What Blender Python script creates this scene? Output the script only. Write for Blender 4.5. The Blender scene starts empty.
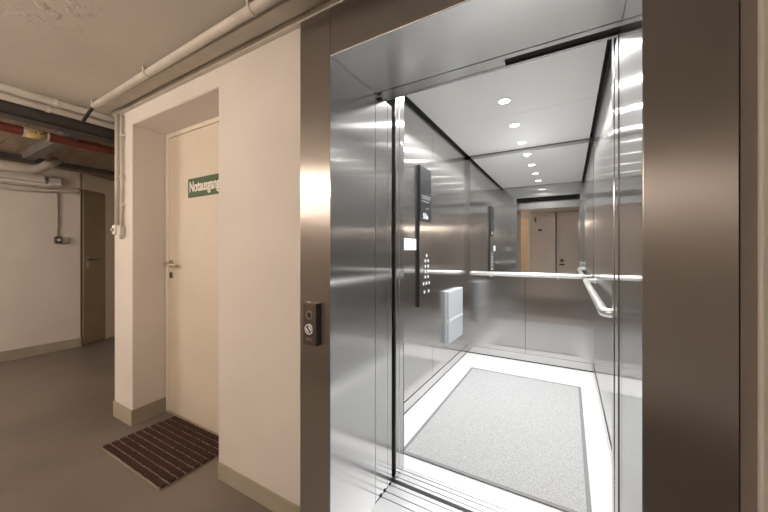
import bpy, bmesh, math, random
from mathutils import Vector, Matrix
random.seed(7)
S = bpy.context.scene
COL = S.collection
PI = math.pi

# ------------------------------------------------------------------ materials
def new_mat(name):
    m = bpy.data.materials.new(name)
    m.use_nodes = True
    nt = m.node_tree
    return m, nt, nt.nodes['Principled BSDF']

def plain(name, col, rough=0.5, metal=0.0, spec=0.5):
    m, nt, b = new_mat(name)
    b.inputs['Base Color'].default_value = (*col, 1)
    b.inputs['Roughness'].default_value = rough
    b.inputs['Metallic'].default_value = metal
    b.inputs['Specular IOR Level'].default_value = spec
    return m

def mixed(name, c1, c2, scale=6.0, rough=0.6, bump=0.0, bscale=40.0, detail=6.0, lo=0.35, hi=0.7, stretch=(1, 1, 1), spec=0.5, dist=0.01):
    """paint / plaster / concrete: two tones mixed by noise, with a fine bump"""
    m, nt, b = new_mat(name)
    tc = nt.nodes.new('ShaderNodeTexCoord')
    mp = nt.nodes.new('ShaderNodeMapping'); mp.inputs['Scale'].default_value = stretch
    n = nt.nodes.new('ShaderNodeTexNoise')
    n.inputs['Scale'].default_value = scale; n.inputs['Detail'].default_value = detail
    r = nt.nodes.new('ShaderNodeValToRGB')
    r.color_ramp.elements[0].position = lo; r.color_ramp.elements[1].position = hi
    r.color_ramp.elements[0].color = (*c1, 1); r.color_ramp.elements[1].color = (*c2, 1)
    nt.links.new(tc.outputs['Object'], mp.inputs['Vector'])
    nt.links.new(mp.outputs['Vector'], n.inputs['Vector'])
    nt.links.new(n.outputs['Fac'], r.inputs['Fac'])
    nt.links.new(r.outputs['Color'], b.inputs['Base Color'])
    b.inputs['Roughness'].default_value = rough
    b.inputs['Specular IOR Level'].default_value = spec
    if bump:
        n2 = nt.nodes.new('ShaderNodeTexNoise')
        n2.inputs['Scale'].default_value = bscale; n2.inputs['Detail'].default_value = 4
        bp = nt.nodes.new('ShaderNodeBump')
        bp.inputs['Strength'].default_value = bump; bp.inputs['Distance'].default_value = dist
        nt.links.new(mp.outputs['Vector'], n2.inputs['Vector'])
        nt.links.new(n2.outputs['Fac'], bp.inputs['Height'])
        nt.links.new(bp.outputs['Normal'], b.inputs['Normal'])
    return m

def steel(name, col=(0.6, 0.6, 0.6), rough=0.28, aniso=0.8, grain=True, flat=False, haze=0.0):
    """stainless steel brushed vertically: highlights spread sideways"""
    m, nt, b = new_mat(name)
    b.inputs['Base Color'].default_value = (*col, 1)
    b.inputs['Metallic'].default_value = 1.0
    b.inputs['Roughness'].default_value = rough
    b.inputs['Anisotropic'].default_value = aniso
    L = nt.links.new
    g = nt.nodes.new('ShaderNodeNewGeometry')
    cr = nt.nodes.new('ShaderNodeVectorMath'); cr.operation = 'CROSS_PRODUCT'
    cr.inputs[1].default_value = (0.05, 0, 1) if not flat else (0, 1, 0.05)
    L(g.outputs['Normal'], cr.inputs[0])
    nm = nt.nodes.new('ShaderNodeVectorMath'); nm.operation = 'NORMALIZE'
    L(cr.outputs['Vector'], nm.inputs[0])
    L(nm.outputs['Vector'], b.inputs['Tangent'])
    if grain:
        mp = nt.nodes.new('ShaderNodeMapping')
        mp.inputs['Scale'].default_value = (420, 420, 1.0) if not flat else (420, 1.0, 420)
        L(g.outputs['Position'], mp.inputs['Vector'])
        n = nt.nodes.new('ShaderNodeTexNoise'); n.inputs['Scale'].default_value = 1.0; n.inputs['Detail'].default_value = 3
        L(mp.outputs['Vector'], n.inputs['Vector'])
        mr = nt.nodes.new('ShaderNodeMapRange')
        mr.inputs['To Min'].default_value = rough - 0.012; mr.inputs['To Max'].default_value = rough + 0.015
        L(n.outputs['Fac'], mr.inputs['Value']); L(mr.outputs['Result'], b.inputs['Roughness'])
    if haze:      # a second, wider lobe: the soft haze round highlights on brushed metal
        h = nt.nodes.new('ShaderNodeBsdfPrincipled')
        h.inputs['Base Color'].default_value = (*col, 1); h.inputs['Metallic'].default_value = 1.0
        h.inputs['Roughness'].default_value = 0.42; h.inputs['Anisotropic'].default_value = 0.9
        L(nm.outputs['Vector'], h.inputs['Tangent'])
        mx = nt.nodes.new('ShaderNodeMixShader'); mx.inputs[0].default_value = haze
        out = nt.nodes['Material Output']
        L(b.outputs[0], mx.inputs[1]); L(h.outputs[0], mx.inputs[2]); L(mx.outputs[0], out.inputs['Surface'])
    return m

def emit(name, col, strength):
    m = bpy.data.materials.new(name); m.use_nodes = True
    nt = m.node_tree; nt.nodes.clear()
    e = nt.nodes.new('ShaderNodeEmission'); o = nt.nodes.new('ShaderNodeOutputMaterial')
    e.inputs['Color'].default_value = (*col, 1); e.inputs['Strength'].default_value = strength
    nt.links.new(e.outputs[0], o.inputs[0])
    return m

M = {}
M['wall'] = mixed('wall_paint', (0.70, 0.665, 0.62), (0.76, 0.725, 0.68), 2.2, 0.75, 0.12, 60, spec=0.25)
M['wallniche'] = mixed('niche_paint_brightened', (0.80, 0.765, 0.74), (0.84, 0.805, 0.78), 2.0, 0.75, 0.12, 60, spec=0.25)
M['base'] = mixed('baseboard_paint', (0.345, 0.31, 0.24), (0.395, 0.355, 0.28), 5, 0.6, 0.05, 50)
M['ceil'] = mixed('ceiling_plaster', (0.60, 0.57, 0.53), (0.68, 0.65, 0.60), 1.6, 0.85, 0.10, 30, spec=0.2)
M['floor'] = mixed('floor_coating', (0.135, 0.115, 0.098), (0.185, 0.158, 0.136), 1.7, 0.38, 0.05, 130, detail=8)
M['board'] = mixed('insulation_board', (0.26, 0.21, 0.155), (0.36, 0.30, 0.22), 3, 0.9, 0.4, 120, stretch=(1, 5, 1), spec=0.1)
M['cream'] = mixed('cream_door_paint', (0.67, 0.605, 0.50), (0.71, 0.64, 0.53), 3, 0.5, 0.03, 60)
M['frame'] = plain('door_frame_paint', (0.74, 0.68, 0.57), 0.5)
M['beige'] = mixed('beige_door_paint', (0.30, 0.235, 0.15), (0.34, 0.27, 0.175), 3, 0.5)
M['orange'] = mixed('tan_door_paint_brightened', (0.80, 0.60, 0.40), (0.84, 0.64, 0.43), 3, 0.5)  # tan brightened in the colour itself, as the door's wall lies in shade
M['pipe'] = mixed('pipe_paint', (0.56, 0.53, 0.47), (0.66, 0.62, 0.56), 8, 0.5, 0.05, 60)
M['pipegrey'] = mixed('grey_conduit', (0.40, 0.37, 0.32), (0.50, 0.46, 0.40), 8, 0.5)
M['white'] = plain('white_plastic', (0.72, 0.70, 0.66), 0.45)
M['red'] = mixed('red_pipe_paint', (0.15, 0.034, 0.024), (0.20, 0.045, 0.03), 9, 0.45)
M['yellow'] = mixed('yellow_label', (0.58, 0.42, 0.17), (0.70, 0.56, 0.34), 30, 0.5)
M['beam'] = mixed('dark_beam_paint', (0.055, 0.05, 0.05), (0.085, 0.078, 0.074), 6, 0.5)
M['beamgrey'] = mixed('grey_beam_paint', (0.10, 0.094, 0.09), (0.14, 0.132, 0.125), 6, 0.5)
M['black'] = plain('black_gloss', (0.012, 0.012, 0.013), 0.12)
M['blackmat'] = plain('black_matt', (0.01, 0.01, 0.01), 0.7)
M['darkgrey'] = plain('dark_grey_metal', (0.06, 0.055, 0.05), 0.4)
M['green'] = plain('sign_green', (0.034, 0.082, 0.014), 0.5)
M['signwhite'] = plain('sign_lettering', (0.85, 0.83, 0.78), 0.5)
M['rail'] = plain('satin_rail_metal', (0.84, 0.84, 0.84), 0.33, 1.0)
M['chrome'] = plain('satin_chrome', (0.66, 0.66, 0.65), 0.16, 1.0)
M['worn'] = plain('worn_handle_metal', (0.50, 0.45, 0.38), 0.35, 1.0)
M['steel'] = steel('brushed_steel', (0.56, 0.55, 0.54), 0.135, 1.0, haze=0.15)
M['steelfront'] = steel('brushed_steel_front', (0.48, 0.455, 0.43), 0.34, 1.0)
M['steelrev'] = steel('bright_brushed_steel', (0.60, 0.60, 0.595), 0.115, 1.0, haze=0.12)
M['steelflat'] = steel('brushed_steel_soffit', (0.60, 0.59, 0.575), 0.24, 0.6, flat=True)
M['alu'] = plain('sill_aluminium', (0.80, 0.81, 0.83), 0.42, 0.85)
M['mirror'] = plain('mirror_glass', (0.88, 0.89, 0.89), 0.0, 1.0)
M['carfloor'] = mixed('car_floor_stone', (0.78, 0.79, 0.80), (0.85, 0.86, 0.87), 60, 0.35, 0.0)
M['panelwhite'] = plain('ceiling_panel_white', (0.80, 0.80, 0.79), 0.5)
M['seatgrey'] = plain('seat_plastic', (0.50, 0.535, 0.57), 0.45)
M['seatlight'] = plain('seat_plastic_light', (0.68, 0.71, 0.74), 0.4)
M['display'] = plain('display_glass', (0.018, 0.019, 0.021), 0.3, 0.0, 0.2)
M['glyph'] = plain('display_marks', (0.62, 0.63, 0.65), 0.5)
M['glyphdim'] = plain('display_marks_dim', (0.22, 0.23, 0.24), 0.5)
M['btn'] = plain('button_white', (0.85, 0.86, 0.87), 0.35)
M['brown'] = mixed('brush_fibre', (0.045, 0.025, 0.021), (0.085, 0.048, 0.040), 90, 0.95, 0.6, 300, spec=0.1)
M['mataly'] = plain('mat_rubber_profile', (0.30, 0.225, 0.185), 0.6)
M['paper'] = plain('white_paper', (0.86, 0.86, 0.86), 0.5)

# carpet of the car mat : fine light/dark speckle
def carpet():
    m, nt, b = new_mat('grey_ribbed_carpet')
    L = nt.links.new
    tc = nt.nodes.new('ShaderNodeTexCoord')
    n = nt.nodes.new('ShaderNodeTexNoise'); n.inputs['Scale'].default_value = 170; n.inputs['Detail'].default_value = 2
    n2 = nt.nodes.new('ShaderNodeTexNoise'); n2.inputs['Scale'].default_value = 3
    r = nt.nodes.new('ShaderNodeValToRGB')
    r.color_ramp.elements[0].position = 0.36; r.color_ramp.elements[1].position = 0.62
    r.color_ramp.elements[0].color = (0.34, 0.35, 0.355, 1); r.color_ramp.elements[1].color = (0.56, 0.575, 0.585, 1)
    L(tc.outputs['Object'], n.inputs['Vector']); L(tc.outputs['Object'], n2.inputs['Vector'])
    L(n.outputs['Fac'], r.inputs['Fac'])
    mx = nt.nodes.new('ShaderNodeMix'); mx.data_type = 'RGBA'; mx.blend_type = 'MULTIPLY'
    mx.inputs['Factor'].default_value = 0.0
    L(r.outputs['Color'], mx.inputs['A']); L(n2.outputs['Color'], mx.inputs['B'])
    L(mx.outputs['Result'], b.inputs['Base Color'])
    b.inputs['Roughness'].default_value = 0.95; b.inputs['Specular IOR Level'].default_value = 0.1
    bp = nt.nodes.new('ShaderNodeBump'); bp.inputs['Strength'].default_value = 0.4; bp.inputs['Distance'].default_value = 0.003
    L(n.outputs['Fac'], bp.inputs['Height']); L(bp.outputs['Normal'], b.inputs['Normal'])
    return m
M['carpet'] = carpet()

# ------------------------------------------------------------------ geometry helpers
def world_origin(o):
    v = Vector((0, 0, 0))
    while o:
        v += o.location; o = o.parent
    return v

class MB:
    """collects shapes in world coordinates and links them as ONE mesh object"""
    def __init__(self, xf=None):
        self.bm = bmesh.new(); self.xf = xf
    def box(self, mn, mx):
        x0, y0, z0 = mn; x1, y1, z1 = mx
        v = [self.bm.verts.new(p) for p in ((x0,y0,z0),(x1,y0,z0),(x1,y1,z0),(x0,y1,z0),(x0,y0,z1),(x1,y0,z1),(x1,y1,z1),(x0,y1,z1))]
        for f in ((3,2,1,0),(4,5,6,7),(0,1,5,4),(1,2,6,5),(2,3,7,6),(3,0,4,7)):
            self.bm.faces.new([v[i] for i in f])
        return self
    def prism(self, pts, z0, z1):
        """pts: plan outline counter-clockwise"""
        a = [self.bm.verts.new((x, y, z0)) for x, y in pts]
        b = [self.bm.verts.new((x, y, z1)) for x, y in pts]
        n = len(pts)
        self.bm.faces.new(a[::-1]); self.bm.faces.new(b)
        for i in range(n):
            self.bm.faces.new((a[i], a[(i+1) % n], b[(i+1) % n], b[i]))
        return self
    def tube(self, pts, r, seg=16, rad=0.0, caps=True):
        """round tube through pts; corners rounded by radius rad"""
        P = [Vector(p) for p in pts]
        if rad > 0 and len(P) > 2:
            Q = [P[0]]
            for i in range(1, len(P)-1):
                a = (P[i-1]-P[i]); c = (P[i+1]-P[i])
                d = min(rad, a.length*0.49, c.length*0.49)
                a.normalize(); c.normalize()
                s, e = P[i]+a*d, P[i]+c*d
                for k in range(7):
                    t = k/6
                    Q.append(s*(1-t)**2 + P[i]*2*t*(1-t) + e*t*t)
            Q.append(P[-1]); P = Q
        rings = []
        up = None
        for i, p in enumerate(P):
            if i == 0: t = (P[1]-P[0])
            elif i == len(P)-1: t = (P[-1]-P[-2])
            else: t = (P[i+1]-P[i]).normalized() + (P[i]-P[i-1]).normalized()
            t.normalize()
            if up is None:
                up = Vector((0,0,1)) if abs(t.z) < 0.9 else Vector((1,0,0))
            u = (up - t*up.dot(t)).normalized(); w = t.cross(u); up = u
            rings.append([self.bm.verts.new(p + (u*math.cos(2*PI*k/seg) + w*math.sin(2*PI*k/seg))*r) for k in range(seg)])
        for a, b in zip(rings, rings[1:]):
            for k in range(seg):
                f = self.bm.faces.new((a[k], a[(k+1) % seg], b[(k+1) % seg], b[k])); f.smooth = True
        if caps:
            self.bm.faces.new(rings[0][::-1]); self.bm.faces.new(rings[-1])
        return self
    def ring(self, c, n, r0, r1, h, seg=28):
        """flat annulus of height h around axis n"""
        c = Vector(c); n = Vector(n).normalized()
        u = (Vector((0,0,1)) if abs(n.z) < 0.9 else Vector((1,0,0))); u = (u - n*u.dot(n)).normalized(); w = n.cross(u)
        R = []
        for rr, hh in ((r0,0),(r1,0),(r1,h),(r0,h)):
            R.append([self.bm.verts.new(c + n*hh + (u*math.cos(2*PI*k/seg)+w*math.sin(2*PI*k/seg))*rr) for k in range(seg)])
        for j in range(4):
            a, b = R[j], R[(j+1) % 4]
            for k in range(seg):
                self.bm.faces.new((a[k], b[k], b[(k+1) % seg], a[(k+1) % seg]))
        return self
    def build(self, name, mat, parent=None, bevel=0.0, seg=2, **tags):
        bm = self.bm
        if self.xf is not None: bm.transform(self.xf)
        bmesh.ops.recalc_face_normals(bm, faces=bm.faces)
        if parent is not None:
            org = world_origin(parent); loc = Vector((0,0,0))
        else:
            xs = [v.co for v in bm.verts]
            org = Vector(((min(c.x for c in xs)+max(c.x for c in xs))/2, (min(c.y for c in xs)+max(c.y for c in xs))/2, min(c.z for c in xs)))
            loc = org
        bm.transform(Matrix.Translation(-org))
        me = bpy.data.meshes.new(name); bm.to_mesh(me); bm.free()
        me.materials.append(mat)
        o = bpy.data.objects.new(name, me); COL.objects.link(o)
        o.location = loc
        if parent is not None: o.parent = parent
        if bevel:
            md = o.modifiers.new('bevel', 'BEVEL'); md.width = bevel; md.segments = seg; md.limit_method = 'ANGLE'; md.angle_limit = math.radians(50)
        for k, v in tags.items(): o[k] = v
        return o

def thing(name, loc, label=None, category=None, group=None, kind=None):
    o = bpy.data.objects.new(name, None); COL.objects.link(o)
    o.location = loc; o.empty_display_size = 0.1
    if label: o['label'] = label
    if category: o['category'] = category
    if group: o['group'] = group
    if kind: o['kind'] = kind
    return o

def tag(o, label, category, group=None):
    o['label'] = label; o['category'] = category
    if group: o['group'] = group
    return o

def struct(o, label=None, category=None):
    o['kind'] = 'structure'
    if label: o['label'] = label
    if category: o['category'] = category
    return o

def text_mesh(name, body, size, mat, parent, origin, xdir, ydir, ndir, xs=1.0, extrude=0.0008, bold=0.0, width=None):
    cu = bpy.data.curves.new(name, 'FONT'); cu.body = body; cu.size = size; cu.extrude = extrude; cu.offset = bold
    t = bpy.data.objects.new(name, cu); COL.objects.link(t)
    dg = bpy.context.evaluated_depsgraph_get()
    me = bpy.data.meshes.new_from_object(t.evaluated_get(dg))
    bpy.data.objects.remove(t); bpy.data.curves.remove(cu)
    if width:
        xs = width/max(v.co.x for v in me.vertices)
    X, Y, N = Vector(xdir), Vector(ydir), Vector(ndir); O = Vector(origin) - world_origin(parent)
    for v in me.vertices:
        c = v.co
        v.co = O + X*c.x*xs + Y*c.y + N*c.z
    me.name = name; me.materials.clear(); me.materials.append(mat)
    o = bpy.data.objects.new(name, me); COL.objects.link(o); o.parent = parent
    return o

# ------------------------------------------------------------------ key dimensions (metres)
YF = 1.03          # face of the wall with the lift
ZC = 2.25          # basement ceiling
bb = 0.10
XW = -2.925         # free corner of that wall
XN0, XN1 = -2.64, -1.635    # niche of the emergency door
YN = 1.26          # door plane
YP = 0.97          # face of the steel portal
JL, JR = -0.811, 0.152        # clear opening of the portal
ZH = 1.99
CX0, CX1, CY1 = -1.07, 0.215, 3.84   # car
CZ = 2.37

# ------------------------------------------------------------------ setting
struct(MB().box((-6.6,-1.1,-0.12), (1.7,YP,0)).box((-6.6,YP,-0.12), (XW+0.02,3.3,0)).box((XW+0.02,YP,-0.12),(-0.95,YF,0)).box((XN0-0.1,1.03,-0.12), (XN1+0.05,1.4,0)).build('floor', M['floor']),
       'grey coated basement floor in front of the lift', 'floor')

# plaster ceiling with blistered paint patches
def ceiling_mat():
    m = M['ceil']; nt = m.node_tree; b = nt.nodes['Principled BSDF']; L = nt.links.new
    g = nt.nodes.new('ShaderNodeNewGeometry')
    mp = nt.nodes.new('ShaderNodeMapping'); mp.inputs['Location'].default_value = (1.86, -0.35, 0)
    L(g.outputs['Position'], mp.inputs['Vector'])
    ln = nt.nodes.new('ShaderNodeVectorMath'); ln.operation = 'LENGTH'
    mul = nt.nodes.new('ShaderNodeVectorMath'); mul.operation = 'MULTIPLY'; mul.inputs[1].default_value = (1, 1, 0)
    L(mp.outputs['Vector'], mul.inputs[0]); L(mul.outputs['Vector'], ln.inputs[0])
    mr = nt.nodes.new('ShaderNodeMapRange'); mr.inputs['From Min'].default_value = 0.28; mr.inputs['From Max'].default_value = 0.05
    L(ln.outputs['Value'], mr.inputs['Value'])
    n = nt.nodes.new('ShaderNodeTexNoise'); n.inputs['Scale'].default_value = 16; n.inputs['Detail'].default_value = 5
    L(g.outputs['Position'], n.inputs['Vector'])
    rp = nt.nodes.new('ShaderNodeValToRGB'); rp.color_ramp.elements[0].position = 0.52; rp.color_ramp.elements[1].position = 0.62
    L(n.outputs['Fac'], rp.inputs['Fac'])
    mm = nt.nodes.new('ShaderNodeMath'); mm.operation = 'MULTIPLY'
    L(rp.outputs['Color'], mm.inputs[0]); L(mr.outputs['Result'], mm.inputs[1])
    bp = nt.nodes.new('ShaderNodeBump'); bp.inputs['Strength'].default_value = 0.7; bp.inputs['Distance'].default_value = 0.009
    L(mm.outputs[0], bp.inputs['Height'])
    old = [l for l in nt.links if l.to_socket == b.inputs['Normal']]
    L(old[0].from_socket, bp.inputs['Normal'])
    L(bp.outputs['Normal'], b.inputs['Normal'])
ceiling_mat()
struct(MB().box((XW-0.06,-1.1,ZC), (1.7,YF,ZC+0.15)).build('ceiling', M['ceil']), 'plastered basement ceiling with blistered paint', 'ceiling')
# lower board-clad ceiling bay beyond the dark beam: boards with open joints
cb = MB()
for i in range(7):
    y0 = -1.1 + i*0.62
    for j in range(3):
        x0 = -6.6 + j*1.22
        cb.box((x0+0.004, y0+0.004, ZC-0.005), (min(x0+1.216, XW-0.06), y0+0.616, ZC+0.04))
cb.box((-6.6,-1.1,ZC+0.045), (XW-0.06,3.3,ZC+0.15))
struct(cb.build('ceiling.001', M['board']), 'brown insulation board ceiling beyond the dark beam', 'ceiling')

# front wall with the niche
w = MB()
w.prism([(XW,YF),(XN0,YF),(XN0-0.03,YN+0.03),(XN0-0.03,3.3),(XW,3.3)], 0, ZC)          # free corner pier
w.box((XN0,YF,2.117), (XN1,YN+0.03,ZC))                                                  # lintel
w.box((XN1,YF,0), (-0.976,YN+0.03,ZC))                                                   # beside the lift
w.box((-0.976,YF,2.184), (0.342,1.2,ZC))                                                    # above the portal
w.box((XN0-0.03,YN+0.05,2.10), (-1.2,YN+0.2,ZC))
struct(w.build('wall_front', M['wall']), 'cream painted wall with the emergency exit niche', 'wall')
# niche paint: less warm, and lightened in colour to replace missing lamp light
struct(MB().prism([(XN0,YF+0.004),(XN0+0.002,YF+0.004),(XN0-0.026,YN-0.006),(XN0-0.028,YN-0.006)], bb, 2.115).box((XN0-0.026,YF+0.004,2.113),(XN1,YN-0.006,2.117)).build('trim_2', M['wallniche']), 'painted reveal and soffit of the exit niche, lightened in place of light', 'reveal')
# right of the portal the wall stands proud of the steel
struct(MB().box((0.343,0.957,0), (1.7,1.2,ZC)).build('wall_front.001', M['wall'], bevel=0.004), 'painted wall right of the lift portal', 'wall')
struct(MB().box((1.6,-1.1,0), (1.7,0.975,ZC)).build('wall_right', M['wall']), 'painted wall at the right end', 'wall')
struct(MB().box((-6.6,-1.2,0), (1.7,-1.1,ZC)).build('wall_back', mixed('wall_paint_back_brightened', (0.74, 0.70, 0.66), (0.78, 0.74, 0.70), 2.0, 0.75, 0.12, 60, spec=0.25)), 'painted wall facing the lift, lightened in place of light', 'wall')  # paler copy of the wall paint, standing in for light the lamps don't throw here
struct(MB().box((-5.6,-1.1,0), (-5.44,1.56,ZC)).build('wall_left', M['wall'], bevel=0.004), 'pale painted wall at the far left', 'wall')
struct(MB().box((-6.7,-1.1,0), (-6.6,3.3,ZC)).build('wall_left.001', M['wall']), 'painted wall behind the far door', 'wall')
struct(MB().box((-6.6,3.3,0), (XN0,3.4,ZC)).build('wall_far', M['wall']), 'painted wall at the end of the passage', 'wall')


struct(MB().prism([(XW-0.008,YF-0.008),(XN0+0.004,YF-0.008),(XN0-0.022,YN),(XN0-0.031,YN),(XN0-0.004,YF),(XW,YF),(XW,3.3),(XW-0.008,3.3)], 0, 0.112)
       .box((XN1,YF-0.006,0), (-0.976,YF,0.088)).build('baseboard_front', M['base']), 'painted grey beige baseboard under the cream wall', 'baseboard')
struct(MB().box((-5.44,-1.1,0), (-5.43,1.568,0.115)).build('baseboard_left', M['base']), 'painted grey beige baseboard on the far left wall', 'baseboard')
struct(MB().box((-6.6,-1.1,0), (1.6,-1.092,0.1)).build('baseboard_back', M['base']), 'painted baseboard on the wall facing the lift', 'baseboard')

# emergency exit door in the niche
d1 = thing('door_1', (-2.16, YN, 0), 'cream steel emergency exit door set in a deep niche', 'door', kind='structure')
MB().box((XN0-0.028,YN-0.006,0), (XN0+0.016,YN+0.03,2.116)).box((XN0+0.016,YN-0.006,2.083), (XN1+0.0,YN+0.03,2.116)).build('door_frame', M['frame'], d1, bevel=0.003)
MB().box((XN0+0.020,YN-0.004,0.018), (XN1+0.05,YN+0.045,2.079)).build('door_leaf', M['cream'], d1, bevel=0.002)
MB().box((XN0-0.028,YN-0.008,0), (XN1,YN+0.05,0.014)).build('threshold', M['base'], d1)
MB().box((XN0+0.016,YN+0.02,0.014), (XN0+0.020,YN+0.05,2.083)).build('door_seal', M['blackmat'], d1)
hx = XN0 + 0.056
hd = MB().tube([(hx,YN-0.002,1.135),(hx,YN-0.052,1.135)], 0.0095, 14).tube([(hx,YN-0.052,1.135),(hx+0.015,YN-0.056,1.133),(hx+0.125,YN-0.05,1.125)], 0.0105, 14, rad=0.01).build('door_handle', M['worn'], d1)
MB().tube([(hx,YN-0.003,1.135),(hx,YN-0.012,1.135)], 0.026, 24).build('rosette', M['worn'], hd)
ky = MB().tube([(hx,YN-0.003,1.045),(hx,YN-0.010,1.045)], 0.024, 24).build('key_plate', M['worn'], d1)
MB().box((hx-0.008,YN-0.0115,1.025), (hx+0.008,YN-0.0095,1.066)).build('keyhole', M['blackmat'], ky)

# green sign on the door
sx0, sx1, sz0, sz1 = -2.350, -1.955, 1.605, 1.738
sg = thing('exit_sign', (-2.145, YN, sz0), 'green emergency exit sign with white lettering on the cream door', 'sign')
MB().box((sx0,YN-0.010,sz0), (sx1,YN-0.004,sz1)).build('sign_plate', M['green'], sg, bevel=0.001)
text_mesh('lettering', 'Notausgang', 0.104, M['signwhite'], sg, (sx0+0.018, YN-0.0105, sz0+0.040), (1,0,0), (0,0,1), (0,-1,0), bold=0.0026, width=0.360)

# striped doormat before the exit door
MW = Matrix.Translation((-2.155, 1.032, 0)) @ Matrix.Rotation(math.radians(0.6), 4, 'Z')
mt = thing('doormat', (-2.155, 1.032, 0), 'dark brown ribbed doormat before the emergency exit', 'doormat')
MB(MW).box((-0.345,-0.215,0), (0.345,0.215,0.008)).build('mat_backing', M['mataly'], mt)
nrib = 10
for i in range(nrib):
    p = 0.43/nrib; y0 = -0.215 + i*p
    r = MB(MW)
    for k in range(46):      # tufts give the strip a ragged fibre edge
        xk = -0.345 + k*0.69/46
        r.box((xk, y0+0.005+random.uniform(0,0.003), 0.006), (xk+0.69/46, y0+p-0.007+random.uniform(0,0.003), 0.015+random.uniform(0,0.003)))
    r.build('fibre_strip', M['brown'], mt)

# ------------------------------------------------------------------ pipes and cables of the basement
g = 'surface conduits under the ceiling'
cp = thing('ceiling_pipe', (-1.5, 0.86, 2.2), 'pale painted pipe clamped to the plaster ceiling above the cream wall', 'pipe')
MB().tube([(-2.81,0.878,2.222),(0.6,0.835,2.222)], 0.0205, 20).build('pipe_run', M['pipe'], cp)
for x in (-2.78,-2.04,-1.13,-0.3):
    yy = 0.878 - (x+2.81)/3.41*0.043
    MB().ring((x-0.008,yy,2.222),(1,0,0),0.0205,0.025,0.016,22).box((x-0.006,yy-0.026,2.225),(x+0.006,yy-0.02,ZC)).build('pipe_clamp', M['pipe'], cp)
tag(MB().tube([(-2.80,0.878,2.222),(-2.855,0.872,2.205),(-2.925,0.845,2.115)], 0.010, 12, rad=0.05).build('cable', M['blackmat']),
    'short black cable hanging out of the end of the ceiling pipe', 'cable')
tag(MB().box((-2.90,1.004,2.218),(0.34,YF,ZC)).build('cable_trunking', M['pipe'], bevel=0.003), 'pale trunking in the corner of cream wall and ceiling', 'cable trunking')
tag(MB().box((-2.90,0.915,2.237),(0.34,0.990,ZC)).build('cover_strip', M['pipe'], bevel=0.002), 'flat pale cover strip on the ceiling between pipe and trunking', 'cover strip')

# conduits along the other way at the edge of the plaster ceiling
for x, r, m, lb in ((-2.985,0.023,'pipe','pale conduit along the edge of the plaster ceiling, nearest the camera'),
                    (-3.055,0.014,'pipegrey','thin grey conduit between two thick ones along the ceiling edge'),
                    (-3.14,0.026,'pipe','pale thick conduit along the ceiling beside the dark beam')):
    cdt = thing('conduit', (x,1.0,ZC-r), lb, 'conduit', 'conduits along the ceiling edge')
    MB().tube([(x,-1.08,ZC-r),(x,3.28,ZC-r)], r, 16).build('pipe_run', M[m], cdt)
    if r > 0.02:
        for yy in (-0.2,0.72,1.7):
            MB().ring((x,yy,ZC-r),(0,1,0),r,r+0.004,0.018,20).box((x-0.006,yy,ZC-0.008),(x+0.006,yy+0.018,ZC)).build('pipe_clamp', M['white'], cdt)
# dark beam (I-section)
tag(MB().box((-3.37,-1.09,2.145),(-3.25,3.29,2.157)).box((-3.37,-1.09,2.225),(-3.25,3.29,2.238)).box((-3.315,-1.09,2.157),(-3.305,3.29,2.225)).box((-3.26,-1.09,2.15),(-3.25,3.29,2.235)).build('steel_beam', M['beam']),
    'dark steel beam under the ceiling beyond the plaster edge', 'beam')
# red pipe with yellow label
rp = thing('red_pipe', (-3.63,0.8,2.15), 'dark red pipe with a yellow label hanging under the board ceiling', 'pipe')
MB().tube([(-3.63,-1.09,2.15),(-3.63,3.29,2.15)], 0.036, 22).build('pipe_run', M['red'], rp)
lb = MB().tube([(-3.63,0.715,2.15),(-3.63,0.835,2.15)], 0.0375, 22).build('pipe_label', M['yellow'], rp)
lb['label'] = 'yellow label band with dark print'
pr = MB()
for k in range(6):
    y0 = 0.735 + 0.014*k
    pr.box((-3.595,y0,2.143+0.006*(k%2)),(-3.592,y0+0.009,2.151+0.004*(k%3)))
pr.build('label_print', M['darkgrey'], lb)
for yy in (0.705,0.833):
    MB().ring((-3.63,yy,2.15),(0,1,0),0.036,0.039,0.012,22).build('label_edge', M['white'], rp)
MB().ring((-3.63,1.13,2.15),(0,1,0),0.036,0.042,0.03,22).build('pipe_coupling', M['red'], rp)
for yy in (-0.6,0.45,1.9):
    MB().ring((-3.63,yy,2.15),(0,1,0),0.036,0.041,0.02,22).tube([(-3.63,yy+0.01,2.18),(-3.63,yy+0.01,ZC)],0.005,8).build('pipe_hanger', M['darkgrey'], rp)
# cross beam
tag(MB().box((-4.8,0.93,2.165),(-3.372,1.01,2.177)).box((-4.8,0.93,2.232),(-3.372,1.01,2.244)).box((-4.8,0.93,2.177),(-3.372,0.945,2.232)).build('cross_beam', M['beamgrey']),
    'grey steel cross beam between the dark beam and the far pipes', 'beam')
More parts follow.
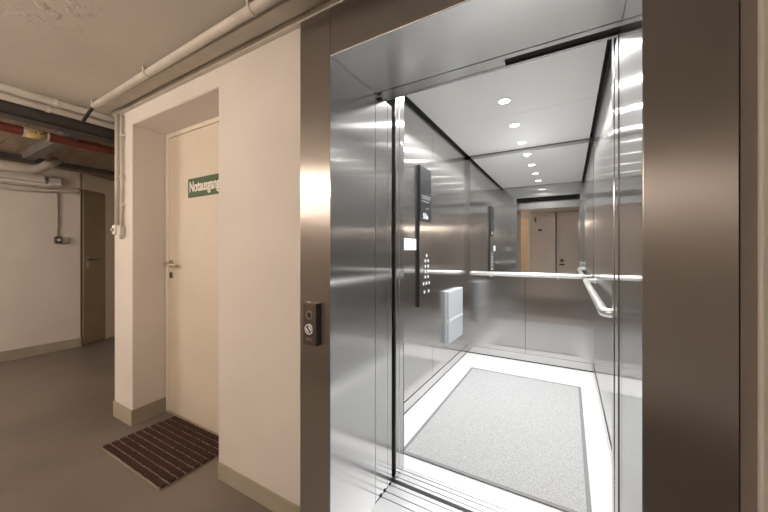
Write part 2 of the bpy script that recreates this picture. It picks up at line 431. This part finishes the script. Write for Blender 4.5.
# thick pipes near the far wall
ip = thing('insulated_pipe', (-4.86,1.0,2.15), 'thick beige insulated pipe under the board ceiling near the far wall', 'pipe')
MB().tube([(-4.86,-1.08,2.08),(-4.86,1.05,2.08),(-4.86,1.2,2.235)], 0.045, 20, rad=0.08).build('pipe_run', M['pipe'], ip)
for yy in (-0.5,0.6):
    MB().box((-4.87,yy,2.12),(-4.85,yy+0.02,ZC-0.005)).build('pipe_hanger', M['darkgrey'], ip)
tag(MB().box((-5.06,-1.08,2.19),(-5.0,3.2,ZC-0.005)).build('cable_tray', M['beam']), 'dark cable tray beside the thick beige pipe', 'cable tray')
tag(MB().box((-5.44,-1.08,2.04),(-5.35,1.22,2.12)).build('cable_trunking', M['white'], bevel=0.004), 'white cable trunking along the top of the far left wall', 'cable trunking')
gf = 'conduits on the far left wall'
tag(MB().tube([(-5.415,-1.08,1.99),(-5.415,1.18,1.99),(-5.415,1.42,2.025),(-5.415,1.55,2.025)], 0.016, 12, rad=0.06).build('conduit', M['pipegrey']), 'upper grey conduit under the white trunking on the far wall', 'conduit', gf)
tag(MB().tube([(-5.40,-1.08,1.932),(-5.40,1.05,1.932),(-5.40,1.38,1.972),(-5.40,1.55,1.972)], 0.018, 12, rad=0.06).build('conduit', M['pipe']), 'lower pale conduit that bends upwards on the far wall', 'conduit', gf)
for y, z, lbl in ((1.31,2.045,'white junction box at the end of the far wall trunking above the rotary switch'),):
    jb = thing('junction_box', (-5.40,y,z), lbl, 'junction box')
    MB().box((-5.44,y-0.06,z-0.01),(-5.375,y+0.06,z+0.075)).build('box_body', M['white'], jb, bevel=0.006)
    MB().box((-5.375,y-0.05,z),(-5.37,y+0.05,z+0.065)).build('box_lid', M['white'], jb)

# rotary switch + socket on the far wall, with its drop conduit
sw = thing('rotary_switch', (-5.44,1.37,1.32), 'small black rotary switch with a grey socket on the far left wall', 'switch')
MB().box((-5.44,1.315,1.325),(-5.395,1.375,1.41)).build('switch_body', M['darkgrey'], sw, bevel=0.006)
MB().tube([(-5.395,1.345,1.368),(-5.375,1.345,1.368)], 0.017, 18).build('knob', M['white'], sw)
MB().box((-5.44,1.378,1.33),(-5.40,1.435,1.405)).build('socket', M['pipegrey'], sw, bevel=0.005)
tag(MB().tube([(-5.428,1.345,1.405),(-5.428,1.345,1.945)], 0.010, 10).build('conduit', M['pipegrey']), 'thin conduit dropping down the far wall to the rotary switch', 'conduit')

# vertical pipes at the free corner
vp = tag(MB().tube([(-2.822,YF-0.022,2.216),(-2.822,YF-0.022,1.405)], 0.014, 16).build('conduit', M['pipe']), 'thicker vertical conduit on the free corner of the cream wall', 'conduit', 'vertical conduits on the corner')
vq = thing('conduit', (-2.818,YF,1.4), 'thinner vertical conduit with clips on the cream wall corner', 'conduit', 'vertical conduits on the corner')
MB().tube([(-2.765,YF-0.014,2.20),(-2.765,YF-0.014,1.40)], 0.0085, 12).build('pipe_run', M['pipe'], vq)
for z in (2.05,1.75,1.55):
    MB().box((-2.779,YF-0.026,z),(-2.751,YF,z+0.018)).build('clip', M['white'], vq, bevel=0.003)
jb = thing('switch_box', (-2.86,YF,1.325), 'small pale terminal box at the foot of the corner conduits', 'junction box')
MB().box((-2.850,YF-0.045,1.345),(-2.795,YF,1.415)).build('box_body', M['white'], jb, bevel=0.008)
MB().box((-2.793,YF-0.036,1.335),(-2.745,YF,1.41)).build('box_cover', M['pipe'], jb, bevel=0.006)
MB().tube([(-2.77,YF-0.018,1.335),(-2.77,YF-0.018,1.312)],0.010,12).build('cable_gland', M['pipegrey'], jb)
MB().tube([(-2.825,YF-0.045,1.38),(-2.825,YF-0.056,1.38)],0.012,14).build('screw_cap', M['pipegrey'], jb)

# far door standing ajar at an angle
a2 = Vector((-5.675+5.417, 1.99-1.553)).normalized()
ang = math.atan2(a2.y, a2.x)
DM = Matrix.Translation((-5.447,1.59,0)) @ Matrix.Rotation(ang, 4, 'Z')
d2 = thing('door_2', (-5.447,1.59,0), 'narrow beige door at an angle behind the far wall corner', 'door', kind='structure')
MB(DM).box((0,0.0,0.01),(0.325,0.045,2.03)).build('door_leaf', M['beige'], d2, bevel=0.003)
MB(DM).tube([(0.05,0.0,1.12),(0.05,-0.05,1.12),(0.17,-0.05,1.12)],0.011,12,rad=0.01).build('door_handle', M['darkgrey'], d2)
MB(DM).box((0.03,-0.005,1.0),(0.07,0.0,1.16)).build('handle_plate', M['worn'], d2)
struct(MB(DM).box((0.33,0.0,0),(1.6,0.12,ZC)).box((0,0.0,2.04),(0.33,0.12,ZC)).build('wall_left.002', M['frame']), 'cream wall around the narrow beige door', 'wall')

# wall facing the lift (seen in the mirror): tan door, conduit, small things
d3 = thing('door_3', (-1.05,-1.1,0), 'narrow tan door on the wall facing the lift, seen in the mirror', 'door', kind='structure')
MB().box((-1.20,-1.1,0.01),(-0.90,-1.07,2.06)).build('door_leaf', M['orange'], d3, bevel=0.003)
MB().box((-0.90,-1.1,0),(-0.84,-1.06,2.11)).box((-1.25,-1.1,0),(-1.20,-1.06,2.11)).box((-1.20,-1.1,2.06),(-0.90,-1.06,2.11)).build('door_frame', M['frame'], d3, bevel=0.003)
for z in (0.45,1.72):
    MB().tube([(-0.905,-1.062,z),(-0.905,-1.062,z+0.14)],0.012,12).build('hinge', M['signwhite'], d3)
tag(MB().tube([(-0.27,-1.085,0.1),(-0.27,-1.085,2.18)],0.012,12).build('conduit', M['darkgrey']), 'dark vertical conduit on the wall facing the lift', 'conduit')
tag(MB().tube([(-0.84,-1.08,2.19),(1.6,-1.08,2.19)],0.014,12).build('conduit', M['pipegrey']), 'horizontal conduit under the ceiling of the wall facing the lift', 'conduit')
so = thing('wall_socket', (-0.15,-1.1,0.95), 'grey twin socket on the wall facing the lift', 'socket')
MB().box((-0.19,-1.1,0.97),(-0.10,-1.06,1.06)).build('socket_body', M['pipegrey'], so, bevel=0.006)
MB().tube([(-0.145,-1.06,1.015),(-0.145,-1.057,1.015)],0.03,20).build('socket_face', M['darkgrey'], so)
MB().box((-0.20,-1.1,0.9),(-0.09,-1.07,0.935)).build('socket_label', M['darkgrey'], so)
tag(MB().box((-0.66,-1.1,1.74),(-0.58,-1.085,1.79)).build('sign_plate', M['darkgrey'], bevel=0.002), 'small dark plate on the wall facing the lift', 'plate')
lb_ = thing('wall_bracket', (-0.72,-1.1,2.0), 'small hooked bracket on the wall facing the lift', 'bracket')
MB().box((-0.76,-1.1,2.02),(-0.70,-1.05,2.10)).build('bracket_base', M['pipegrey'], lb_, bevel=0.004)
MB().tube([(-0.73,-1.05,2.06),(-0.73,-0.99,2.04),(-0.70,-0.98,1.95)],0.014,12,rad=0.03).build('hook', M['darkgrey'], lb_)

# ------------------------------------------------------------------ lift portal
pf = thing('elevator_door_frame', (-0.33,YP,0), 'brushed steel portal framing the open lift', 'door frame')
MB().box((-0.973,YP,0),(JL-0.001,1.306,2.182)).build('jamb', M['steelfront'], pf, bevel=0.0015)
MB().box((JL-0.001,YP+0.0015,0),(JL,1.306,ZH)).build('jamb_reveal', M['steelrev'], pf)
MB().box((JR+0.001,YP,0),(0.315,1.306,2.182)).build('jamb', M['steelfront'], pf, bevel=0.0015)
MB().box((JR,YP+0.0015,0),(JR+0.001,1.306,ZH)).build('jamb_reveal', M['steelrev'], pf)
MB().box((JL+0.001,YP,ZH+0.002),(JR-0.001,1.306,2.182)).build('lintel', M['steelfront'], pf, bevel=0.0015)
MB().box((JL+0.001,YP+0.0015,ZH),(JR-0.001,1.306,ZH+0.002)).build('lintel_soffit', M['steelflat'], pf)
MB().box((0.318,YP+0.002,0),(0.3425,1.028,2.182)).build('joint_seal', plain('joint_seal_grey', (0.26,0.23,0.205), 0.7), pf)

# landing transom, landing doors
tr = thing('door_transom', (-0.33,1.36,ZH), 'brushed steel transom with a black door track behind the portal lintel', 'transom')
MB().box((JL-0.06,1.3155,ZH+0.002),(JR+0.05,1.342,2.115)).build('transom_plate', M['steelflat'], tr)
MB().box((JL-0.06,1.3435,ZH+0.003),(-0.225,1.389,2.115)).build('hanger_cover', M['steelflat'], tr)
MB().box((JL-0.06,1.3895,ZH+0.001),(JR+0.05,1.405,2.115)).build('transom_strip', M['steelflat'], tr)
MB().box((JL-0.06,1.3135,2.183),(JR+0.05,1.46,2.32)).box((JL-0.06,1.3155,2.116),(JR+0.05,1.46,2.184)).box((-0.223,1.3425,ZH+0.012),(JR+0.05,1.389,2.116)).build('door_track', M['blackmat'], tr)
sp = thing('strike_post', (JR+0.02,1.40,0), 'narrow steel strike post on the right of the landing opening', 'door post')
MB().box((JR,1.3115,0),(JR+0.05,1.375,ZH)).build('post_profile', M['steelrev'], sp)
MB().box((JR-0.003,1.379,0),(JR+0.05,1.462,ZH)).build('post_profile', M['steelrev'], sp)
MB().box((JR-0.001,1.375,0),(JR+0.05,1.379,ZH)).build('rubber_seal', M['blackmat'], sp)
ld = thing('landing_door', (-1.15,1.40,0), 'steel landing door slid open to the left of the opening', 'sliding door')
MB().box((-1.42,1.3105,0.004),(JL-0.0005,1.428,ZH)).build('door_panel', M['steelrev'], ld, bevel=0.0007)
MB().box((-1.40,1.4285,0.004),(JL+0.0005,1.470,ZH)).build('door_panel', M['steelrev'], ld, bevel=0.0007)
MB().tube([(JL+0.000,1.345,ZH-0.014),(JL+0.010,1.345,ZH-0.014)],0.010,16).build('door_buffer', M['blackmat'], ld)
for y in (1.36,1.40,1.452):
    MB().box((JL-0.002,y-0.006,0.0),(JL+0.004,y+0.006,0.010)).build('guide_shoe', M['blackmat'], ld)
# sills
ls = thing('door_sill', (-0.35,1.25,0), 'grooved aluminium landing sill below the portal', 'sill')
sm = MB()
for y0, y1 in ((0.97,1.355),(1.361,1.397),(1.403,1.447),(1.453,1.473)):
    sm.box((JL,y0,-0.014),(JR,y1,0.0))
sm.box((JL,0.97,-0.06),(JR,1.473,-0.013))
sm.build('sill_profile', M['alu'], ls)
cs = thing('door_sill', (-0.35,1.54,0), 'grooved aluminium sill at the threshold of the lift car', 'sill')
sm = MB()
for y0, y1 in ((1.500,1.517),(1.524,1.553),(1.560,1.582),(1.588,1.603)):
    sm.box((-0.83,y0,-0.014),(0.165,y1,0.0))
sm.box((-0.83,1.500,-0.06),(0.165,1.603,-0.013))
sm.build('sill_profile', M['alu'], cs)
# shaft wall faces (dark)
struct(MB().box((-1.5,1.33,-1.0),(0.6,1.334,-0.06)).box((-1.5,1.46,-1.02),(0.6,1.60,-1.0)).build('trim_1', M['blackmat']))

# ------------------------------------------------------------------ lift car
car = thing('elevator_car', (-0.43,2.7,0), 'bright stainless steel lift car behind the open doors', 'elevator')
MB().box((CX0,1.605,-0.06),(CX1,CY1,-0.006)).box((CX0,1.605,-0.006),(CX1,CY1,0)).build('car_floor', M['carfloor'], car)
t = 0.03
# left wall: panels with hairline joints
for y0, y1 in ((1.60,2.70),(2.704,CY1)):
    MB().box((CX0-t,y0,0),(CX0,y1,CZ+0.05)).build('wall_panel', M['steel'], car)
for y0, y1 in ((1.60,2.70),(2.704,CY1)):
    MB().box((CX1,y0,0),(CX1+t,y1,CZ+0.05)).build('wall_panel', M['steel'], car)
xm = -0.42
for x0, x1 in ((CX0-t,xm-0.002),(xm+0.002,CX1+t)):
    MB().box((x0,CY1,0),(x1,CY1+t,0.955)).build('wall_panel', M['steel'], car)
MB().box((CX0-t,CY1+0.002,0.955),(CX1+t,CY1+t,CZ+0.05)).build('wall_panel', M['steel'], car)
# front returns and the car entrance posts
MB().box((CX0-t,1.585,0),(-0.807,1.60,2.17)).build('front_return', M['steel'], car)
MB().box((JR+0.004,1.585,0),(CX1+t,1.60,2.17)).build('front_return', M['steel'], car)
MB().box((CX0-t,1.585,2.17),(CX1+t,1.60,CZ+0.05)).build('front_return', M['steel'], car)
MB().box((-0.86,1.548,0),(-0.805,1.606,2.17)).build('entrance_post', M['steelrev'], car, bevel=0.002)
MB().box((JR+0.001,1.548,0),(JR+0.05,1.606,2.17)).build('entrance_post', M['steelrev'], car, bevel=0.002)
MB().box((-0.86,1.50,2.17),(JR+0.05,1.584,2.30)).build('car_lintel', M['steelflat'], car)
lc = MB()
for k in range(34):
    z = 0.10 + k*0.018
    lc.box((-0.8055,1.597,z),(-0.8035,1.603,z+0.009))
lc.build('light_curtain', M['blackmat'], car)
MB().box((CX0,1.60,0.013),(CX0+0.006,CY1,0.088)).build('skirting', M['steelrev'], car, bevel=0.002)
MB().box((CX1-0.006,1.60,0.013),(CX1,CY1,0.088)).build('skirting', M['steelrev'], car, bevel=0.002)
MB().box((CX0+0.006,CY1-0.006,0.013),(CX1-0.006,CY1,0.088)).build('skirting', M['steelrev'], car, bevel=0.002)
MB().box((CX0,1.60,0.0),(CX0+0.003,CY1,0.013)).box((CX1-0.003,1.60,0),(CX1,CY1,0.013)).box((CX0,CY1-0.003,0),(CX1,CY1,0.013)).build('floor_joint', M['blackmat'], car)
# suspended ceiling of two panels with a dark shadow gap
for y0, y1 in ((1.62,2.828),(2.831,CY1-0.03)):
    MB().box((CX0+0.035,y0,CZ),(CX1-0.035,y1,CZ+0.02)).build('ceiling_panel', M['panelwhite'], car)
MB().box((CX0-t,1.585,CZ+0.05),(CX1+t,CY1+t,CZ+0.07)).box((CX0,1.6,CZ+0.012),(CX0+0.012,CY1,CZ+0.05)).box((CX1-0.012,1.6,CZ+0.012),(CX1,CY1,CZ+0.05)).box((CX0,CY1-0.012,CZ+0.012),(CX1,CY1,CZ+0.05)).build('car_roof', M['blackmat'], car)

cd = thing('car_door', (-1.15,1.52,0), 'steel car door parked behind the landing door', 'sliding door')
MB().box((-1.42,1.502,0.006),(-0.806,1.547,2.15)).build('door_panel', M['steelrev'], cd, bevel=0.0015)
MB().box((-0.8065,1.5035,0.02),(-0.8045,1.509,2.14)).build('rubber_edge', M['darkgrey'], cd)

# mirror over the back handrail
mi = thing('wall_mirror', (-0.43,CY1,0.96), 'large mirror covering the upper back wall of the lift car', 'mirror')
MB().box((CX0+0.04,CY1-0.006,0.965),(CX1-0.006,CY1+0.001,CZ-0.035)).build('mirror_glass', M['mirror'], mi)
MB().box((CX0+0.0,CY1-0.009,0.955),(CX0+0.04,CY1+0.001,CZ+0.01)).box((CX0,CY1-0.009,CZ-0.035),(CX1,CY1+0.001,CZ+0.01)).build('mirror_frame', M['steel'], mi)

# handrails
hb = thing('handrail', (-0.43,3.77,0.965), 'straight satin steel handrail below the mirror on the back wall', 'handrail', 'handrails in the lift car')
MB().tube([(CX0+0.06,CY1,0.968),(CX0+0.06,3.775,0.968),(0.12,3.775,0.968),(0.12,CY1,0.968)],0.021,18,rad=0.04).build('rail', M['rail'], hb)
for x in (-0.78,-0.1):
    MB().tube([(x,CY1,0.94),(x,3.78,0.94),(x,3.775,0.95)],0.008,10,rad=0.02).build('rail_bracket', M['rail'], hb)
hr = thing('handrail', (CX1,2.6,0.958), 'satin steel handrail with bent ends along the right car wall', 'handrail', 'handrails in the lift car')
MB().tube([(CX1,1.715,0.95),(0.135,1.715,0.95),(0.135,3.58,0.95),(CX1,3.58,0.95)],0.021,18,rad=0.05).build('rail', M['rail'], hr)
for y in (1.715,3.58):
    MB().tube([(CX1-0.006,y,0.95),(CX1,y,0.95)],0.032,20).build('end_rosette', M['rail'], hr)

# control panel on the left car wall
px0 = CX0
cpn = thing('control_panel', (px0,2.5,0.77), 'tall lift control panel with black display on the left car wall', 'control panel')
MB().box((px0,2.372,0.77),(px0+0.020,2.612,1.93)).build('panel_body', M['blackmat'], cpn)
MB().box((px0+0.020,2.374,0.772),(px0+0.023,2.612,1.475)).build('faceplate', M['steel'], cpn)
dsp = MB().box((px0+0.020,2.374,1.477),(px0+0.026,2.610,1.928)).build('display', M['display'], cpn, bevel=0.003)
mk = MB()
for z, y0, y1 in ((1.685,2.41,2.60),(1.668,2.41,2.58),(1.64,2.41,2.56)):
    mk.box((px0+0.026,y0,z),(px0+0.0265,y1,z+0.006))
mk.build('display_text', M['glyphdim'], dsp)
text_mesh('display_marks', '55a', 0.062, M['glyph'], dsp, (px0+0.0265,2.43,1.50), (0,1,0), (0,0,1), (1,0,0), xs=1.2, bold=0.0015)
MB().box((px0+0.026,2.50,1.585),(px0+0.0265,2.55,1.592)).build('display_line', M['glyphdim'], dsp)
bt = [(2.505,1.19)]
for z in (1.145,1.10,1.055,1.01): bt += [(2.475,z),(2.535,z)]
bt += [(2.44,0.955),(2.50,0.955),(2.56,0.955),(2.46,0.885),(2.55,0.885)]
for y, z in bt:
    b = MB().tube([(px0+0.023,y,z),(px0+0.028,y,z)],0.017,16).build('button', M['steelrev'], cpn)
    MB().tube([(px0+0.028,y,z),(px0+0.0285,y,z)],0.0125,14).build('button_cap', M['btn'], b)

tag(MB().box((CX0,2.13,1.235),(CX0+0.003,2.345,1.325)).build('notice_sticker', M['paper']), 'white notice sticker on the left car wall beside the control panel', 'sticker')

# folding seat
fs = thing('folding_seat', (CX0,3.27,0.3), 'pale grey folding seat flipped up against the left car wall', 'seat')
MB().box((CX0,3.04,0.31),(CX0+0.018,3.505,0.825)).build('seat_base', M['seatlight'], fs, bevel=0.004)
MB().box((CX0+0.018,3.035,0.545),(CX0+0.046,3.505,0.828)).build('backrest', M['seatgrey'], fs, bevel=0.008)
MB().box((CX0+0.018,3.035,0.30),(CX0+0.046,3.505,0.515)).build('seat', M['seatgrey'], fs, bevel=0.008)
MB().box((CX0+0.018,3.04,0.515),(CX0+0.05,3.50,0.545)).build('hinge_rail', M['seatlight'], fs, bevel=0.003)

# floor mat of the car
cm = thing('floor_mat', (-0.4,2.53,0), 'pale grey speckled carpet mat on the white lift floor', 'mat')
MB().box((-0.865,1.735,0),(0.072,3.325,0.007)).build('carpet', M['carpet'], cm)
MB().box((-0.885,1.713,0),(0.092,1.735,0.008)).box((0.072,1.735,0),(0.092,3.345,0.008)).box((-0.885,3.325,0),(0.072,3.345,0.008)).box((-0.885,1.735,0),(-0.865,3.325,0.008)).build('edging', plain('mat_edging', (0.24,0.25,0.26), 0.6), cm)

# LED downlights
led = emit('led_lens', (1.0,0.98,0.95), 12.0)
LX = -0.425
rows = [(2.005,'round LED downlight nearest the lift doors, seen only in the mirror'),(2.545,'round LED downlight in the car ceiling, nearest of those in view'),
        (3.075,'middle round LED downlight in the car ceiling'),(3.60,'round LED downlight in the car ceiling next to the mirror')]
for y, lab in rows:
    dl = thing('downlight', (LX,y,CZ), lab, 'ceiling light', 'downlights in the car ceiling')
    MB().ring((LX,y,CZ-0.004),(0,0,1),0.040,0.050,0.004,32).build('trim_ring', M['panelwhite'], dl)
    MB().tube([(LX,y,CZ-0.003),(LX,y,CZ-0.0005)],0.040,32).build('lens', led, dl)
    l = bpy.data.lights.new('downlight_beam','SPOT'); l.energy = 58; l.color = (1.0,0.985,0.97)
    l.spot_size = math.radians(150); l.spot_blend = 0.35; l.shadow_soft_size = 0.02
    lo = bpy.data.objects.new('downlight_beam', l); COL.objects.link(lo); lo.parent = dl; lo.location = (0,0,-0.01)

# call station on the left jamb
cb_ = thing('call_panel', (-0.892,YP,0.848), 'small dark lift call panel with round buttons on the left steel jamb', 'call panel')
MB().box((-0.927,0.942,0.848),(-0.857,YP,1.017)).build('housing', M['darkgrey'], cb_, bevel=0.002)
MB().box((-0.925,0.940,0.850),(-0.859,0.942,1.015)).build('faceplate', plain('call_plate_bronze', (0.20,0.175,0.15), 0.35, 1.0), cb_)
MB().ring((-0.892,0.940,0.969),(0,-1,0),0.012,0.017,0.003,24).build('button_ring', M['worn'], cb_)
MB().tube([(-0.892,0.940,0.969),(-0.892,0.938,0.969)],0.012,20).build('call_button', M['blackmat'], cb_)
ks = MB().tube([(-0.892,0.940,0.913),(-0.892,0.935,0.913)],0.021,28).build('key_switch', M['btn'], cb_)
MB().ring((-0.892,0.935,0.913),(0,-1,0),0.013,0.0155,0.0006,24).tube([(-0.899,0.9346,0.922),(-0.884,0.9346,0.903)],0.003,8).box((-0.902,0.9343,0.918),(-0.895,0.935,0.927)).build('key_symbol', M['darkgrey'], ks)
MB().box((-0.912,0.9395,0.873),(-0.874,0.940,0.876)).box((-0.912,0.9395,0.866),(-0.878,0.940,0.869)).build('engraving', M['worn'], cb_)

# ------------------------------------------------------------------ basement lamps
def batten(x0, x1, y, z, strength, lab):
    t_ = thing('batten_light', ((x0+x1)/2,y,z), lab, 'ceiling light')
    MB().box((x0,y-0.06,z+0.045),(x1,y+0.06,z+0.08)).build('lamp_housing', M['white'], t_, bevel=0.005)
    MB().tube([(x0+0.03,y,z-0.005),(x1-0.03,y,z-0.005)],0.062,24).build('tube_diffuser', emit('tube_glow', (1.0,0.825,0.69), strength), t_)
    for x in (x0+0.1, x1-0.12):
        MB().box((x,-1.101,z+0.05),(x+0.02,y-0.05,z+0.07)).build('lamp_bracket', M['white'], t_)
batten(-2.55,-1.35,-1.0,1.94,43,'fluorescent wall lamp behind the camera facing the cream wall')
batten(-4.75,-3.75,-1.0,1.94,62,'fluorescent wall lamp behind the camera at the left end of the basement')

# ------------------------------------------------------------------ world, camera, view
wd = bpy.data.worlds.new('world'); S.world = wd; wd.use_nodes = True
wd.node_tree.nodes['Background'].inputs['Color'].default_value = (0.9,0.85,0.8,1)
wd.node_tree.nodes['Background'].inputs['Strength'].default_value = 0.0
cam = bpy.data.cameras.new('camera'); co = bpy.data.objects.new('camera', cam); COL.objects.link(co)
cam.sensor_width = 36; cam.lens = 317*36/768; cam.shift_y = -4/768; cam.clip_start = 0.02
co.location = (0,0,1.22); co.rotation_euler = (PI/2,0,math.radians(30.26))
S.camera = co
S.view_settings.view_transform = 'Standard'; S.view_settings.look = 'None'
S.view_settings.exposure = 0.0; S.view_settings.gamma = 1.0
S.view_settings.use_curve_mapping = False
S.cycles.use_denoising = True
S.cycles.max_bounces = 16; S.cycles.glossy_bounces = 10; S.cycles.diffuse_bounces = 6
